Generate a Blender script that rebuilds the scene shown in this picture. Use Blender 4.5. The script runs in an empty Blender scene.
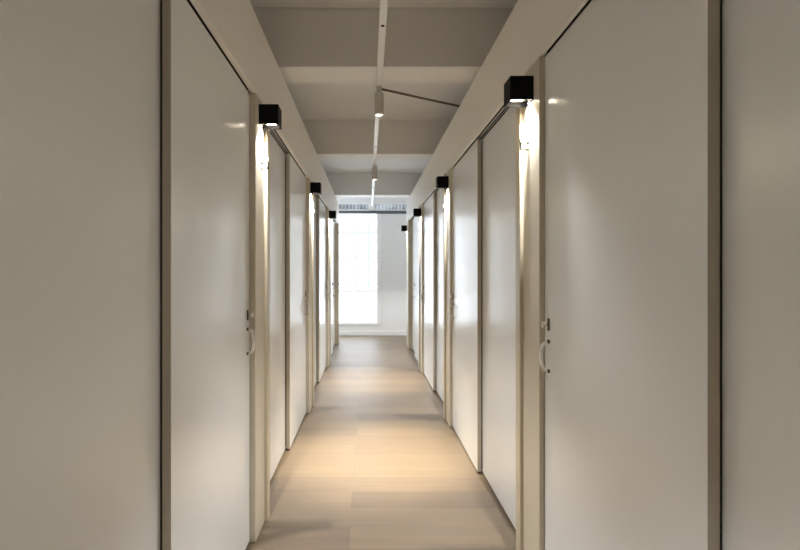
import bpy, bmesh, math, random
from mathutils import Vector, Matrix
random.seed(4)
S = bpy.context.scene
C = S.collection
R = math.radians

# ------------------------------------------------------------------ materials
def mat(name):
    m = bpy.data.materials.new(name); m.use_nodes = True
    nt = m.node_tree
    return m, nt, nt.nodes['Principled BSDF']

def plain(name, col, rough=0.5, metal=0.0, spec=0.5, bump=0.0, bscale=200.0, var=0.0, vscale=3.0):
    m, nt, p = mat(name)
    p.inputs['Base Color'].default_value = (*col, 1)
    p.inputs['Roughness'].default_value = rough
    p.inputs['Metallic'].default_value = metal
    p.inputs['Specular IOR Level'].default_value = spec
    tc = nt.nodes.new('ShaderNodeTexCoord')
    if var:
        n = nt.nodes.new('ShaderNodeTexNoise'); n.inputs['Scale'].default_value = vscale
        n.inputs['Detail'].default_value = 5
        nt.links.new(tc.outputs['Object'], n.inputs['Vector'])
        mx = nt.nodes.new('ShaderNodeMix'); mx.data_type = 'RGBA'
        mx.inputs['A'].default_value = (*[c * (1 - var) for c in col], 1)
        mx.inputs['B'].default_value = (*[min(1, c * (1 + var)) for c in col], 1)
        nt.links.new(n.outputs['Fac'], mx.inputs['Factor'])
        nt.links.new(mx.outputs['Result'], p.inputs['Base Color'])
    if bump:
        n = nt.nodes.new('ShaderNodeTexNoise'); n.inputs['Scale'].default_value = bscale
        n.inputs['Detail'].default_value = 3
        nt.links.new(tc.outputs['Object'], n.inputs['Vector'])
        b = nt.nodes.new('ShaderNodeBump'); b.inputs['Strength'].default_value = bump
        b.inputs['Distance'].default_value = 0.002
        nt.links.new(n.outputs['Fac'], b.inputs['Height'])
        nt.links.new(b.outputs['Normal'], p.inputs['Normal'])
    return m

def emit(name, col, strength):
    m, nt, p = mat(name)
    p.inputs['Base Color'].default_value = (*col, 1)
    p.inputs['Emission Color'].default_value = (*col, 1)
    p.inputs['Emission Strength'].default_value = strength
    return m

M = {}
M['door'] = plain('door_laminate', (0.83, 0.85, 0.86), 0.25, spec=0.66, var=0.015, vscale=2.0)
M['edge'] = plain('door_edge_shade', (0.50, 0.45, 0.375), 0.45, spec=0.4)  # leaf ends darker than the faces: their unlit look put into the colour
M['post'] = plain('post_paint', (0.64, 0.585, 0.475), 0.42, spec=0.4, var=0.02)
M['jamb'] = plain('jamb_paint', (0.60, 0.53, 0.40), 0.40, spec=0.4)
M['header'] = plain('header_paint', (0.89, 0.86, 0.81), 0.42, spec=0.4, bump=0.08, bscale=120)
M['track'] = plain('track_aluminium', (0.62, 0.60, 0.57), 0.38, 0.5)
M['groove'] = plain('groove_shade', (0.018, 0.016, 0.015), 0.7)
M['ceiling'] = plain('ceiling_paint', (0.86, 0.86, 0.855), 0.75, spec=0.2, var=0.03, vscale=1.5)
M['beam'] = plain('beam_paint', (0.88, 0.87, 0.855), 0.7, spec=0.25, var=0.03, vscale=1.2)
M['white'] = plain('white_paint', (0.78, 0.79, 0.80), 0.5)
M['endwall'] = plain('end_wall_paint', (0.76, 0.77, 0.78), 0.6, bump=0.05)
M['black'] = plain('black_powder_coat', (0.003, 0.003, 0.0035), 0.5, spec=0.12)
M['bronze'] = plain('lamp_inner', (0.30, 0.27, 0.23), 0.4, 0.6)
M['lens'] = emit('lamp_lens', (1.0, 0.86, 0.66), 9.0)
M['spotlens'] = emit('spot_lens', (1.0, 0.86, 0.66), 6.0)
M['chrome'] = plain('polished_steel', (0.95, 0.94, 0.91), 0.2, 1.0)
M['darksteel'] = plain('dark_steel', (0.16, 0.13, 0.10), 0.35, 0.9)
M['brass'] = plain('aged_brass', (0.035, 0.032, 0.013), 0.45, 0.3)
M['spot'] = plain('spot_silver', (0.60, 0.58, 0.55), 0.42, 0.3)
M['rail'] = plain('rail_white', (0.90, 0.90, 0.90), 0.35, 0.0)
M['rod'] = plain('brace_steel', (0.16, 0.135, 0.10), 0.35, 0.8)
M['band'] = plain('dark_band', (0.10, 0.115, 0.135), 0.5)
M['void'] = plain('gap_shade', (0.03, 0.027, 0.024), 0.8)

def floor_mat():
    m, nt, p = mat('oak_planks')
    L = nt.links.new
    tc = nt.nodes.new('ShaderNodeTexCoord')
    mp = nt.nodes.new('ShaderNodeMapping'); mp.inputs['Location'].default_value = (0.09, -0.113, 0)
    L(tc.outputs['Object'], mp.inputs['Vector'])
    br = nt.nodes.new('ShaderNodeTexBrick')
    br.offset = 0.37; br.offset_frequency = 2; br.squash = 1
    br.inputs['Scale'].default_value = 1.0
    br.inputs['Brick Width'].default_value = 1.22
    br.inputs['Row Height'].default_value = 0.19
    br.inputs['Mortar Size'].default_value = 0.0011
    br.inputs['Mortar Smooth'].default_value = 0.3
    br.inputs['Bias'].default_value = 0.0
    br.inputs['Color1'].default_value = (0.188, 0.139, 0.088, 1)
    br.inputs['Color2'].default_value = (0.138, 0.101, 0.068, 1)
    br.inputs['Mortar'].default_value = (0.10, 0.07, 0.05, 1)
    L(mp.outputs['Vector'], br.inputs['Vector'])
    # long grain running across the corridor
    mp2 = nt.nodes.new('ShaderNodeMapping'); mp2.inputs['Scale'].default_value = (1.6, 34, 1)
    L(tc.outputs['Object'], mp2.inputs['Vector'])
    n = nt.nodes.new('ShaderNodeTexNoise'); n.inputs['Scale'].default_value = 1.0
    n.inputs['Detail'].default_value = 7; n.inputs['Roughness'].default_value = 0.62
    n.inputs['Distortion'].default_value = 0.4
    L(mp2.outputs['Vector'], n.inputs['Vector'])
    cr = nt.nodes.new('ShaderNodeMapRange')
    cr.inputs['From Min'].default_value = 0.3; cr.inputs['From Max'].default_value = 0.7
    cr.inputs['To Min'].default_value = 0.86; cr.inputs['To Max'].default_value = 1.10
    L(n.outputs['Fac'], cr.inputs['Value'])
    mx = nt.nodes.new('ShaderNodeMix'); mx.data_type = 'RGBA'; mx.blend_type = 'MULTIPLY'
    mx.inputs['Factor'].default_value = 1
    L(br.outputs['Color'], mx.inputs['A']); L(cr.outputs['Result'], mx.inputs['B'])
    L(mx.outputs['Result'], p.inputs['Base Color'])
    rr = nt.nodes.new('ShaderNodeMapRange')
    rr.inputs['To Min'].default_value = 0.38; rr.inputs['To Max'].default_value = 0.54
    L(n.outputs['Fac'], rr.inputs['Value']); L(rr.outputs['Result'], p.inputs['Roughness'])
    p.inputs['Specular IOR Level'].default_value = 0.5
    b = nt.nodes.new('ShaderNodeBump'); b.inputs['Strength'].default_value = 0.12; b.inputs['Distance'].default_value = 0.002
    L(n.outputs['Fac'], b.inputs['Height'])
    b2 = nt.nodes.new('ShaderNodeBump'); b2.inputs['Strength'].default_value = 0.5; b2.inputs['Distance'].default_value = 0.001
    b2.invert = True
    L(br.outputs['Fac'], b2.inputs['Height']); L(b.outputs['Normal'], b2.inputs['Normal'])
    L(b2.outputs['Normal'], p.inputs['Normal'])
    return m
M['floor'] = floor_mat()

def window_mat(name, col, strength, bars):
    # frosted pane lit by the daylight outside; faint outlines of the outside bars
    m, nt, p = mat(name)
    L = nt.links.new
    p.inputs['Base Color'].default_value = (0.06, 0.065, 0.07, 1)
    p.inputs['Roughness'].default_value = 0.35
    tc = nt.nodes.new('ShaderNodeTexCoord')
    mp = nt.nodes.new('ShaderNodeMapping'); mp.inputs['Rotation'].default_value = (R(-90), 0, 0)
    L(tc.outputs['Object'], mp.inputs['Vector'])
    br = nt.nodes.new('ShaderNodeTexBrick'); br.offset = 0
    br.inputs['Scale'].default_value = 1
    br.inputs['Brick Width'].default_value = 0.235; br.inputs['Row Height'].default_value = 0.5
    br.inputs['Mortar Size'].default_value = 0.019; br.inputs['Mortar Smooth'].default_value = 0.1
    br.inputs['Color1'].default_value = (*col, 1); br.inputs['Color2'].default_value = (*col, 1)
    br.inputs['Mortar'].default_value = (*[c * bars for c in col], 1)
    L(mp.outputs['Vector'], br.inputs['Vector'])
    L(br.outputs['Color'], p.inputs['Emission Color'])
    p.inputs['Emission Strength'].default_value = strength
    return m
M['pane_up'] = window_mat('frosted_pane', (0.80, 0.90, 1.0), 1.2, 0.18)
M['pane_low'] = window_mat('frosted_lower_pane', (0.80, 0.90, 1.0), 1.2, 1.0)
M['blind'] = emit('glowing_blind', (0.90, 0.95, 1.0), 0.30)  # emission stands in for daylight coming through the blind

def ribbed_mat():
    m, nt, p = mat('ribbed_glass')
    L = nt.links.new
    tc = nt.nodes.new('ShaderNodeTexCoord')
    w = nt.nodes.new('ShaderNodeTexWave'); w.wave_type = 'BANDS'; w.bands_direction = 'X'
    w.inputs['Scale'].default_value = 4.6; w.inputs['Distortion'].default_value = 0.0
    L(tc.outputs['Object'], w.inputs['Vector'])
    n = nt.nodes.new('ShaderNodeTexNoise'); n.inputs['Scale'].default_value = 5.0; n.inputs['Detail'].default_value = 3
    L(tc.outputs['Object'], n.inputs['Vector'])
    mr = nt.nodes.new('ShaderNodeMapRange'); mr.inputs['From Min'].default_value = 0.35; mr.inputs['From Max'].default_value = 0.65
    mr.inputs['To Min'].default_value = 0.0; mr.inputs['To Max'].default_value = 0.08
    L(n.outputs['Fac'], mr.inputs['Value'])
    mu = nt.nodes.new('ShaderNodeMath'); mu.operation = 'MULTIPLY_ADD'
    mu.inputs[1].default_value = 0.10
    L(w.outputs['Fac'], mu.inputs[0]); L(mr.outputs['Result'], mu.inputs[2])
    p.inputs['Base Color'].default_value = (0.08, 0.09, 0.105, 1)
    p.inputs['Roughness'].default_value = 0.25
    p.inputs['Emission Color'].default_value = (0.80, 0.90, 1.0, 1)
    L(mu.outputs[0], p.inputs['Emission Strength'])
    return m
M['ribbed'] = ribbed_mat()

# ------------------------------------------------------------------ mesh helpers
class MB:
    def __init__(self): self.bm = bmesh.new(); self.mats = []
    def slot(self, m):
        if m not in self.mats: self.mats.append(m)
        return self.mats.index(m)
    def box(self, lo, hi, m, bev=0.0, seg=2):
        lo = Vector(lo); hi = Vector(hi)
        for k in range(3):
            if lo[k] > hi[k]: lo[k], hi[k] = hi[k], lo[k]
        r = bmesh.ops.create_cube(self.bm, size=1.0)
        vs = r['verts']
        for v in vs:
            v.co = Vector(((lo[k] + hi[k]) / 2 + v.co[k] * (hi[k] - lo[k])) for k in range(3))
        fs = {f for v in vs for f in v.link_faces}
        i = self.slot(m)
        for f in fs: f.material_index = i
        if bev:
            es = list({e for v in vs for e in v.link_edges})
            g = bmesh.ops.bevel(self.bm, geom=es, offset=bev, segments=seg, affect='EDGES', profile=0.5)
            for f in g['faces']: f.material_index = i
        return self
    def cyl(self, a, b, r, m, seg=24, r2=None, caps=True):
        a = Vector(a); b = Vector(b); d = b - a
        q = d.to_track_quat('Z', 'Y').to_matrix().to_4x4()
        mtx = Matrix.Translation((a + b) / 2) @ q
        g = bmesh.ops.create_cone(self.bm, cap_ends=caps, segments=seg, radius1=r, radius2=r if r2 is None else r2, depth=d.length, matrix=mtx)
        i = self.slot(m)
        for f in {f for v in g['verts'] for f in v.link_faces}:
            f.material_index = i
            if len(f.verts) == 4: f.smooth = True
        return self
    def lathe(self, prof, centre, m, seg=32):
        # prof: list of (radius, z); a closed or open profile turned round the vertical
        i = self.slot(m); rings = []
        cx, cy, cz = centre
        for r, z in prof:
            rings.append([self.bm.verts.new((cx + r * math.cos(2 * math.pi * k / seg), cy + r * math.sin(2 * math.pi * k / seg), cz + z)) for k in range(seg)])
        for a, b in zip(rings, rings[1:]):
            for k in range(seg):
                f = self.bm.faces.new((a[k], a[(k + 1) % seg], b[(k + 1) % seg], b[k])); f.material_index = i; f.smooth = True
        return self
    def tube(self, pts, rad, m, seg=12):
        i = self.slot(m); pts = [Vector(p) for p in pts]; rings = []
        n = len(pts); up = None
        for k, p in enumerate(pts):
            t = (pts[min(k + 1, n - 1)] - pts[max(k - 1, 0)]).normalized()
            if up is None:
                up = t.orthogonal().normalized()
            up = (up - t * up.dot(t)).normalized()
            s = t.cross(up)
            rr = rad[k] if isinstance(rad, (list, tuple)) else rad
            rings.append([self.bm.verts.new(p + rr * (math.cos(2 * math.pi * j / seg) * up + math.sin(2 * math.pi * j / seg) * s)) for j in range(seg)])
        for a, b in zip(rings, rings[1:]):
            for j in range(seg):
                f = self.bm.faces.new((a[j], a[(j + 1) % seg], b[(j + 1) % seg], b[j])); f.material_index = i; f.smooth = True
        for ring in (rings[0], rings[-1]):
            f = self.bm.faces.new(ring); f.material_index = i
        return self
    def ball(self, c, r, m):
        g = bmesh.ops.create_uvsphere(self.bm, u_segments=16, v_segments=10, radius=r, matrix=Matrix.Translation(c))
        i = self.slot(m)
        for f in {f for v in g['verts'] for f in v.link_faces}: f.material_index = i; f.smooth = True
        return self
    def build(self, name, parent=None):
        bmesh.ops.recalc_face_normals(self.bm, faces=self.bm.faces[:])
        me = bpy.data.meshes.new(name); self.bm.to_mesh(me); self.bm.free()
        for m in self.mats: me.materials.append(m)
        o = bpy.data.objects.new(name, me); C.objects.link(o)
        if parent: o.parent = parent
        return o

def empty(name, loc, rotz=0.0):
    o = bpy.data.objects.new(name, None); C.objects.link(o)
    o.location = loc; o.rotation_euler = (0, 0, rotz); o.empty_display_size = 0.05
    return o
def tag(o, label, cat, group=None):
    o['label'] = label; o['category'] = cat; o['kind'] = 'thing'
    if group: o['group'] = group
    return o
def struct(o, label=None):
    o['kind'] = 'structure'
    if label: o['label'] = label
    return o
def dup(root, loc, label):
    r = root.copy(); C.objects.link(r); r.location = loc; r['label'] = label
    for ch in list(root.children):
        c = ch.copy(); C.objects.link(c); c.parent = r
        for g in ch.children:
            d = g.copy(); C.objects.link(d); d.parent = c
    return r

# ------------------------------------------------------------------ dimensions (metres; y runs down the corridor)
ZH = 2.07          # underside of the header over the doors
ZT = 2.432         # top of the partition
ZB, ZC = 2.52, 2.89
Y0, YE = -5.0, 9.5
XL, XR = -2.7, 2.9
P = 2.05
SIDES = {
    'left':  dict(s=-1, rear=.578, front=.546, post=.519, jamb=.504, F1=2.255, end=8.38, endlen=.26),
    'right': dict(s=1,  rear=.704, front=.672, post=.652, jamb=.638, F1=1.870, end=7.87, endlen=.52),
}
DOORT = 0.025
DW = 0.895

# ------------------------------------------------------------------ shell
struct(MB().box((XL - .2, Y0 - .2, -.12), (XR + .2, YE + .2, 0), M['floor']).build('floor'), 'pale oak plank floor running down the corridor')
struct(MB().box((XL - .2, Y0 - .2, ZC), (XR + .2, YE + .2, ZC + .12), M['ceiling']).build('ceiling'))
struct(MB().box((XL - .2, Y0 - .2, 0), (XR + .2, Y0, ZC), M['header']).build('wall_front'))
struct(MB().box((XL - .2, Y0, 0), (XL, YE, ZC), M['endwall']).build('wall_outer_left'))
struct(MB().box((XR, Y0, 0), (XR + .2, YE, ZC), M['endwall']).build('wall_outer_right'))
for d, w in ((3.05, .262), (5.32, .238), (8.19, .28)):
    struct(MB().box((XL, d, ZB), (XR, d + w, ZC), M['beam'], 0.004, 1).build('ceiling_beam'))

# ------------------------------------------------------------------ partitions
door_proto = {}
TRIM = [2]
def trim(o, label):
    TRIM[0] += 1; o.name = 'trim_%d' % TRIM[0]
    return struct(o, label)
def post(side, y, length, label):
    """Door post between two bays, with the raised jamb strip on its far edge."""
    q = SIDES[side]; s = q['s']
    b = MB().box((s * q['post'], y, 0), (s * (q['rear'] + .09), y + length, ZH), M['post'], 0.002, 2)
    o = trim(b.build('post'), label)
    MB().box((s * q['jamb'], y + length, 0), (s * (q['rear'] - .004), y + length + .062, ZH), M['jamb'], 0.003, 2).build('jamb', o)
    return o

def make_front(side):
    """Front sliding door: origin at its far bottom corner on the corridor face; leaf, bow pull, thumb latch."""
    q = SIDES[side]; s = q['s']
    root = empty('sliding_door', (s * q['front'], 0, 0))
    b = MB().box((0, -DW, .012), (s * DOORT, 0, ZH - .007), M['door'], 0.0015, 2)
    leaf = b.build('door_leaf', root)
    me = leaf.data; me.materials.append(M['edge'])
    for f in me.polygons:
        if abs(f.normal.y) > .9: f.material_index = 1
    MB().box((s * DOORT, -DW + .003, .03), (s * (DOORT + .0065), -DW + .018, ZH - .02), M['void']).build('gap_shade_strip', root)  # black strip added to paint the shade in the gap behind the leaf
    # bow pull
    y = -.045; z0, z1 = .874, .992
    pts, rad = [], []
    for k in range(17):
        a = math.pi * k / 16
        pts.append((-s * (.004 + .027 * math.sin(a) ** 0.8), y, (z0 + z1) / 2 - math.cos(a) * (z1 - z0) / 2 * .93)); rad.append(.0048 + .0012 * math.sin(a))
    h = MB().tube(pts, rad, M['chrome'], 10)
    for z in (z0 + .004, z1 - .004):
        h.cyl((0, y, z), (-s * .005, y, z), .0075, M['darksteel'], 16)
    h.build('pull_handle', root)
    l = MB().box((0, y - .006, 1.028), (-s * .006, y + .006, 1.074), M['darksteel'], .002, 2)
    lt = l.build('latch_plate', root)
    MB().cyl((-s * .006, y, 1.051), (-s * .020, y, 1.051), .0045, M['chrome'], 14) \
        .box((-s * .020, y - .004, 1.040), (-s * .027, y + .004, 1.062), M['chrome'], .002, 2).build('thumb_turn', lt)
    return root

def rear(side, y0, y1, label):
    q = SIDES[side]; s = q['s']
    o = MB().box((0, y0, .012), (s * DOORT, y1, ZH - .006), M['door'], 0.0015, 2).build('sliding_door')
    o.location = (s * q['rear'], 0, 0)
    return tag(o, label, 'sliding door', 'plain rear doors')

ORD = ['', 'first', 'second', 'third', 'fourth']
for side, q in SIDES.items():
    s = q['s']
    w = MB()
    yend = q['end'] + q['endlen']
    # header board over the doors
    w.box((s * q['post'], Y0, ZH), (s * (q['front'] - .004), yend, ZT), M['header'], .0015, 1)
    w.box((s * (q['front'] - .004), Y0, ZH + .03), (s * (q['rear'] + .09), yend, ZT), M['header'])
    wall = struct(w.build('wall_' + side), 'beige partition wall with sliding doors, %s side of corridor' % side)
    # cabins behind: unseen lid added to keep light out, and end panel
    struct(MB().box((s * (q['rear'] + .09), Y0, ZT - .05), (XL if s < 0 else XR, yend, ZT - .02), M['header']).build('light_lid_' + side))
    struct(MB().box((s * (q['rear'] + .092), yend - .05, 0), (XL if s < 0 else XR, yend, ZT - .05), M['header']).build('wall_end_' + side))
    # the length behind the camera
    f0 = q['F1'] - P
    struct(MB().box((s * q['rear'], Y0, 0), (s * (q['rear'] + .03), f0, ZH + .03), M['door']).build('wall_rear_' + side))
    for k in range(0, 4):
        post(side, q['F1'] + (k - 1) * P, .193, 'beige door post on the %s side carrying a black cube lamp' % side)
    o = trim(MB().box((s * q['post'], q['end'] + .05, 0), (s * (q['rear'] + .09), yend, ZH), M['post'], .002, 2).build('post'), 'beige end post of the %s partition' % side)
    MB().box((s * q['jamb'], q['end'], 0), (s * (q['rear'] + .09), q['end'] + .05, ZH), M['jamb'], .003, 2).build('jamb', o)
    # top tracks: two grooves between aluminium lips, their shade painted as a black plate
    for k in range(1, 5):
        a = q['F1'] + (k - 2) * P + .193; b = q['F1'] + (k - 1) * P if k < 4 else q['end']
        f = q['front']
        t = MB()
        t.box((s * (f - .003), a, ZH + .014), (s * (q['rear'] + .09), b, ZH + .03), M['groove'])
        t.box((s * (f + .007), a, ZH), (s * (f + .015), b, ZH + .003), M['track'])
        t.box((s * (f + .025), a, ZH), (s * (f + .029), b, ZH + .003), M['track'])
        trim(t.build('top_track'), 'two-groove aluminium door track under the %s header' % side)
    # doors
    proto = make_front(side)
    for k in range(1, 5):
        fa = q['F1'] + (k - 1) * P
        op = q['F1'] + (k - 2) * P + .198
        if k < 4:
            lab = 'beige sliding door with a steel bow pull, %s of its kind along the %s side' % (ORD[k], side)
            loc = (s * q['front'], fa - .004, 0)
            rear(side, op, fa - DW + .045, 'plain beige rear sliding door without a pull, %s along the %s side' % (ORD[k], side))
        else:
            fa = op + .06 + DW
            lab = 'last beige sliding door with a bow pull, at the far end of the %s side' % side
            loc = (s * q['front'], fa, 0)
            rear(side, fa - .04, q['end'], 'last plain rear sliding door, by the far end post on the %s side' % side)
        if k == 1:
            tag(proto, lab, 'sliding door', 'front doors with pulls'); proto.location = loc
        else:
            dup(proto, loc, lab)

# ------------------------------------------------------------------ wall lamps (open-bottomed cubes shining down the posts)
def make_lamp(side):
    s = SIDES[side]['s']; a = .092; t = .004; i = -s
    root = empty('wall_lamp', (0, 0, 0))
    h = MB()
    h.box((0, 0, 0), (i * t, a, .094), M['black'])
    h.box((i * (a - t), 0, 0), (i * a, a, .094), M['black'], .001, 1)
    h.box((i * t, 0, 0), (i * (a - t), t, .094), M['black'])
    h.box((i * t, a - t, 0), (i * (a - t), a, .094), M['black'])
    h.box((i * t, t, .09), (i * (a - t), a - t, .094), M['black'])
    h.build('housing', root)
    r = MB().box((i * t, t, .022), (i * (a - t), a - t, .026), M['bronze'])
    r.build('reflector', root)
    MB().box((i * .024, .020, .0175), (i * .068, .072, .0215), M['lens'], .001, 1).build('lens', root)
    return root
LAMPE = 25.0
def lamp_light(side, y, z):
    s = SIDES[side]['s']
    l = bpy.data.lights.new('lamp_glow', 'SPOT'); l.energy = LAMPE; l.color = (1.0, .985, .96)
    l.spot_size = R(104); l.spot_blend = .6; l.shadow_soft_size = .003
    o = bpy.data.objects.new('lamp_glow', l); C.objects.link(o)
    o.location = (s * (SIDES[side]['post'] - .0085), y + .046, z + .010)
for side, q in SIDES.items():
    s = q['s']; proto = make_lamp(side)
    ys = [q['F1'] + (k - 1) * P + .065 for k in range(0, 4)]
    if side == 'right': ys.append(8.27)
    n = 0
    for j, y in enumerate(ys):
        loc = (s * q['post'], y, 1.946 if s < 0 else 1.927)
        if j == 0: lab = 'black cube wall lamp on the %s post beside the camera, out of frame' % side
        elif side == 'right' and j == 4: lab = 'black cube wall lamp on the end post of the right side, before the end wall'
        else: lab = 'black cube wall lamp, %s down the %s row of posts' % (ORD[j], side)
        if j == 0:
            tag(proto, lab, 'wall lamp', 'black cube wall lamps'); proto.location = loc
        else:
            dup(proto, loc, lab)
        lamp_light(side, y, loc[2])

# ------------------------------------------------------------------ small brass brackets under the lamps
def make_bracket(side):
    s = SIDES[side]['s']; i = -s
    root = empty('wall_bracket', (0, 0, 0))
    MB().cyl((i * .031, 0, 0), (i * .033, 0, .056), .0040, M['brass'], 12).build('upright_bar', root)
    for z in (.002, .054):
        MB().cyl((0, 0, z), (i * .033, 0, z), .0036, M['brass'], 10).build('arm', root)
    MB().cyl((i * .007, -.012, .027), (i * .033, 0, .027), .0032, M['brass'], 10).ball((i * .007, -.012, .027), .0055, M['brass']).build('pin', root)
    return root
for side, q in SIDES.items():
    s = q['s']; proto = make_bracket(side)
    for j in range(1, 4):
        y = q['F1'] + (j - 1) * P + (.115 if s < 0 else .125)
        lab = 'small brass three-pronged bracket under the %s wall lamp on the %s side' % (ORD[j], side)
        loc = (s * q['post'], y, 1.742)
        if j == 1: tag(proto, lab, 'bracket', 'brass brackets on the posts'); proto.location = loc
        else: dup(proto, loc, lab)

# ------------------------------------------------------------------ lighting track, spotlights, brace
TX = .072; TZ = 2.487
tr = empty('lighting_track', (TX, 0, TZ))
cuts = [-1.2, .14, 2.54, 4.94, 7.34, 9.3]
for a, b in zip(cuts, cuts[1:]):
    t = MB()
    t.box((-.018, a + .002, 0), (.018, b - .002, .033), M['rail'], .003, 2)
    t.box((-.0045, a + .01, -.0008), (.0045, b - .01, .001), M['rail'])
    t.build('track_section', tr)
for c in cuts[1:-1]:
    MB().box((-.020, c - .012, -.002), (.020, c + .012, .0325), M['rail'], .002, 2).build('joint', tr)
    MB().cyl((0, c - .07, -.0025), (0, c - .07, .002), .0095, M['black'], 16).build('screw', tr)
tag(tr, 'white lighting track running down the middle under the ceiling beams', 'lighting track')

def make_spot():
    root = empty('track_spotlight', (0, 0, 0))
    MB().box((-.0175, -.03, -.030), (.0175, .03, 0), M['spot'], .003, 2).build('track_adapter', root)
    MB().cyl((0, 0, -.042), (0, 0, -.029), .010, M['chrome'], 16).build('swivel', root)
    b = MB().lathe([(.0, -.040), (.028, -.040), (.031, -.043), (.031, -.178), (.026, -.178), (.026, -.155), (.0, -.155)], (0, 0, 0), M['spot'])
    b.build('body', root)
    MB().lathe([(.0245, -.176), (.0245, -.188), (.034, -.188), (.0348, -.184), (.034, -.178), (.0312, -.176)], (0, 0, 0), M['rail']).build('rim', root)
    MB().cyl((0, 0, -.172), (0, 0, -.168), .0255, M['spotlens'], 24).build('lens', root)
    return root
SPOTE = 162.0
sp = make_spot()
spots = [(3.30, 'silver cylinder spotlight on the track where the brace rod joins it'),
         (5.64, 'silver cylinder spotlight on the track beyond the second ceiling beam'),
         (0.96, 'silver cylinder spotlight on the track just above the frame')]
for j, (y, lab) in enumerate(spots):
    o = sp if j == 0 else dup(sp, (TX, y, TZ), lab)
    if j == 0: tag(o, lab, 'spotlight', 'spotlights on the track'); o.location = (TX, y, TZ)
    l = bpy.data.lights.new('spot_beam', 'SPOT'); l.energy = SPOTE * (1, .5, .16)[j]; l.color = (1.0, .87, .65)
    l.spot_size = R(42); l.spot_blend = 1.0; l.shadow_soft_size = .022
    lo = bpy.data.objects.new('spot_beam', l); C.objects.link(lo); lo.location = (TX, y, TZ - .19)

b = MB().tube([(TX + .016, 3.30, TZ - .012), (.36, 3.415, TZ - .030), (.668, 3.545, ZT + .008)], .0075, M['rod'], 10)
b.cyl((.668, 3.545, ZT), (.668, 3.545, ZT + .016), .016, M['rod'], 16)
tag(b.build('brace_rod'), 'thin dark steel rod bracing the lighting track to the partition top', 'rod')

# ------------------------------------------------------------------ end wall with its windows
WL, WR, WB, WT = -1.35, .165, .245, 2.36
e = MB()
e.box((XL - .2, YE, 0), (WL, YE + .2, ZC), M['endwall'])
e.box((WR, YE, 0), (XR + .2, YE + .2, 2.36), M['endwall'])
e.box((WL, YE, 0), (WR, YE + .2, WB), M['endwall'])
e.box((WL, YE, 2.575), (XR + .2, YE + .2, ZC), M['endwall'])
struct(e.build('wall_back'), 'pale grey end wall around the tall window')
struct(MB().box((XL, YE - .016, 0), (XR, YE, .085), M['endwall'], .003, 1).build('baseboard_back'))
struct(MB().box((XL, YE - .012, 2.362), (XR, YE + .10, 2.418), M['band']).build('trim_1'), 'dark horizontal band above the tall window')

wn = struct(empty('window_1', (0, YE, 0)), 'tall frosted window glowing with daylight at corridor end')
f = MB()
f.box((WR - .002, -.012, WB - .05), (WR + .085, .06, WT), M['white'], .004, 1)
f.box((WL - .06, -.012, WB - .05), (WL + .002, .06, WT), M['white'], .004, 1)
f.box((WL, -.012, WB - .05), (WR, .06, WB), M['white'], .004, 1)
f.build('window_frame', wn)
MB().box((WL, .03, .865), (WR, .036, WT), M['pane_up']).build('upper_pane', wn)
MB().box((WL, .03, WB), (WR, .036, .855), M['pane_low']).build('lower_pane', wn)
MB().box((WL, .015, .84), (WR, .04, .87), M['white'], .003, 1).build('rail', wn)
MB().box((WL, .005, 2.27), (WR, .012, WT), M['blind']).build('roller_blind', wn)

struct(MB().box((.036, YE - .05, 2.42), (.104, YE + .06, ZC), M['white'], .003, 1).build('trim_2'), 'white mullion between the two clerestory windows')
for n, (a, b) in ((2, (-1.35, .0)), (3, (.14, 1.6))):
    wn = struct(empty('window_%d' % n, (0, YE, 0)), 'low clerestory window of ribbed glass, %s of the mullion' % ('left' if n == 2 else 'right'))
    f = MB()
    f.box((a, -.012, 2.545), (b, .06, 2.575), M['white'], .003, 1)
    f.box((a, -.012, 2.418), (b, .06, 2.440), M['white'], .003, 1)
    f.box((a - .035, -.012, 2.418), (a, .06, 2.575), M['white'], .003, 1)
    f.box((b, -.012, 2.418), (b + .035, .06, 2.575), M['white'], .003, 1)
    f.build('window_frame', wn)
    MB().box((a, .02, 2.44), (b, .026, 2.545), M['ribbed']).build('pane', wn)

# ------------------------------------------------------------------ added fill lights and panels, out of view round the corner at the end
for n, sx in ((4, -1), (5, 1)):
    xo = XL if sx < 0 else XR
    struct(MB().box((xo, 8.72, .05), (xo - sx * .012, 9.44, 2.6), M['white']).build('window_%d' % n), 'added unseen panel behind the fill light round the corner')
    l = bpy.data.lights.new('side_fill', 'AREA'); l.shape = 'RECTANGLE'; l.size = 2.5; l.size_y = .68; l.energy = 2.8; l.color = (.90, .95, 1.0)
    o = bpy.data.objects.new('side_fill', l); C.objects.link(o); o.location = (xo - sx * .03, 9.08, 1.33); o.rotation_euler = (0, R(90) * sx, 0)
# ------------------------------------------------------------------ world
wd = bpy.data.worlds.new('World'); S.world = wd; wd.use_nodes = True
wd.node_tree.nodes['Background'].inputs['Color'].default_value = (.75, .85, 1, 1)
wd.node_tree.nodes['Background'].inputs['Strength'].default_value = .4

# ------------------------------------------------------------------ camera
cam = bpy.data.cameras.new('Camera'); co = bpy.data.objects.new('Camera', cam); C.objects.link(co)
co.location = (0, 0, 1.25); co.rotation_euler = (R(90), 0, 0)
cam.sensor_width = 36; cam.lens = 490 / 800 * 36
cam.shift_x = (400 - 368.4) / 800; cam.shift_y = -4 / 800
cam.clip_start = .02
S.camera = co
S.view_settings.view_transform = 'Standard'; S.view_settings.look = 'None'
S.view_settings.gamma = 1; S.view_settings.use_curve_mapping = False
S.view_settings.exposure = 2.08
S.cycles.max_bounces = 12; S.cycles.diffuse_bounces = 8; S.cycles.glossy_bounces = 6
S.cycles.sample_clamp_indirect = 6
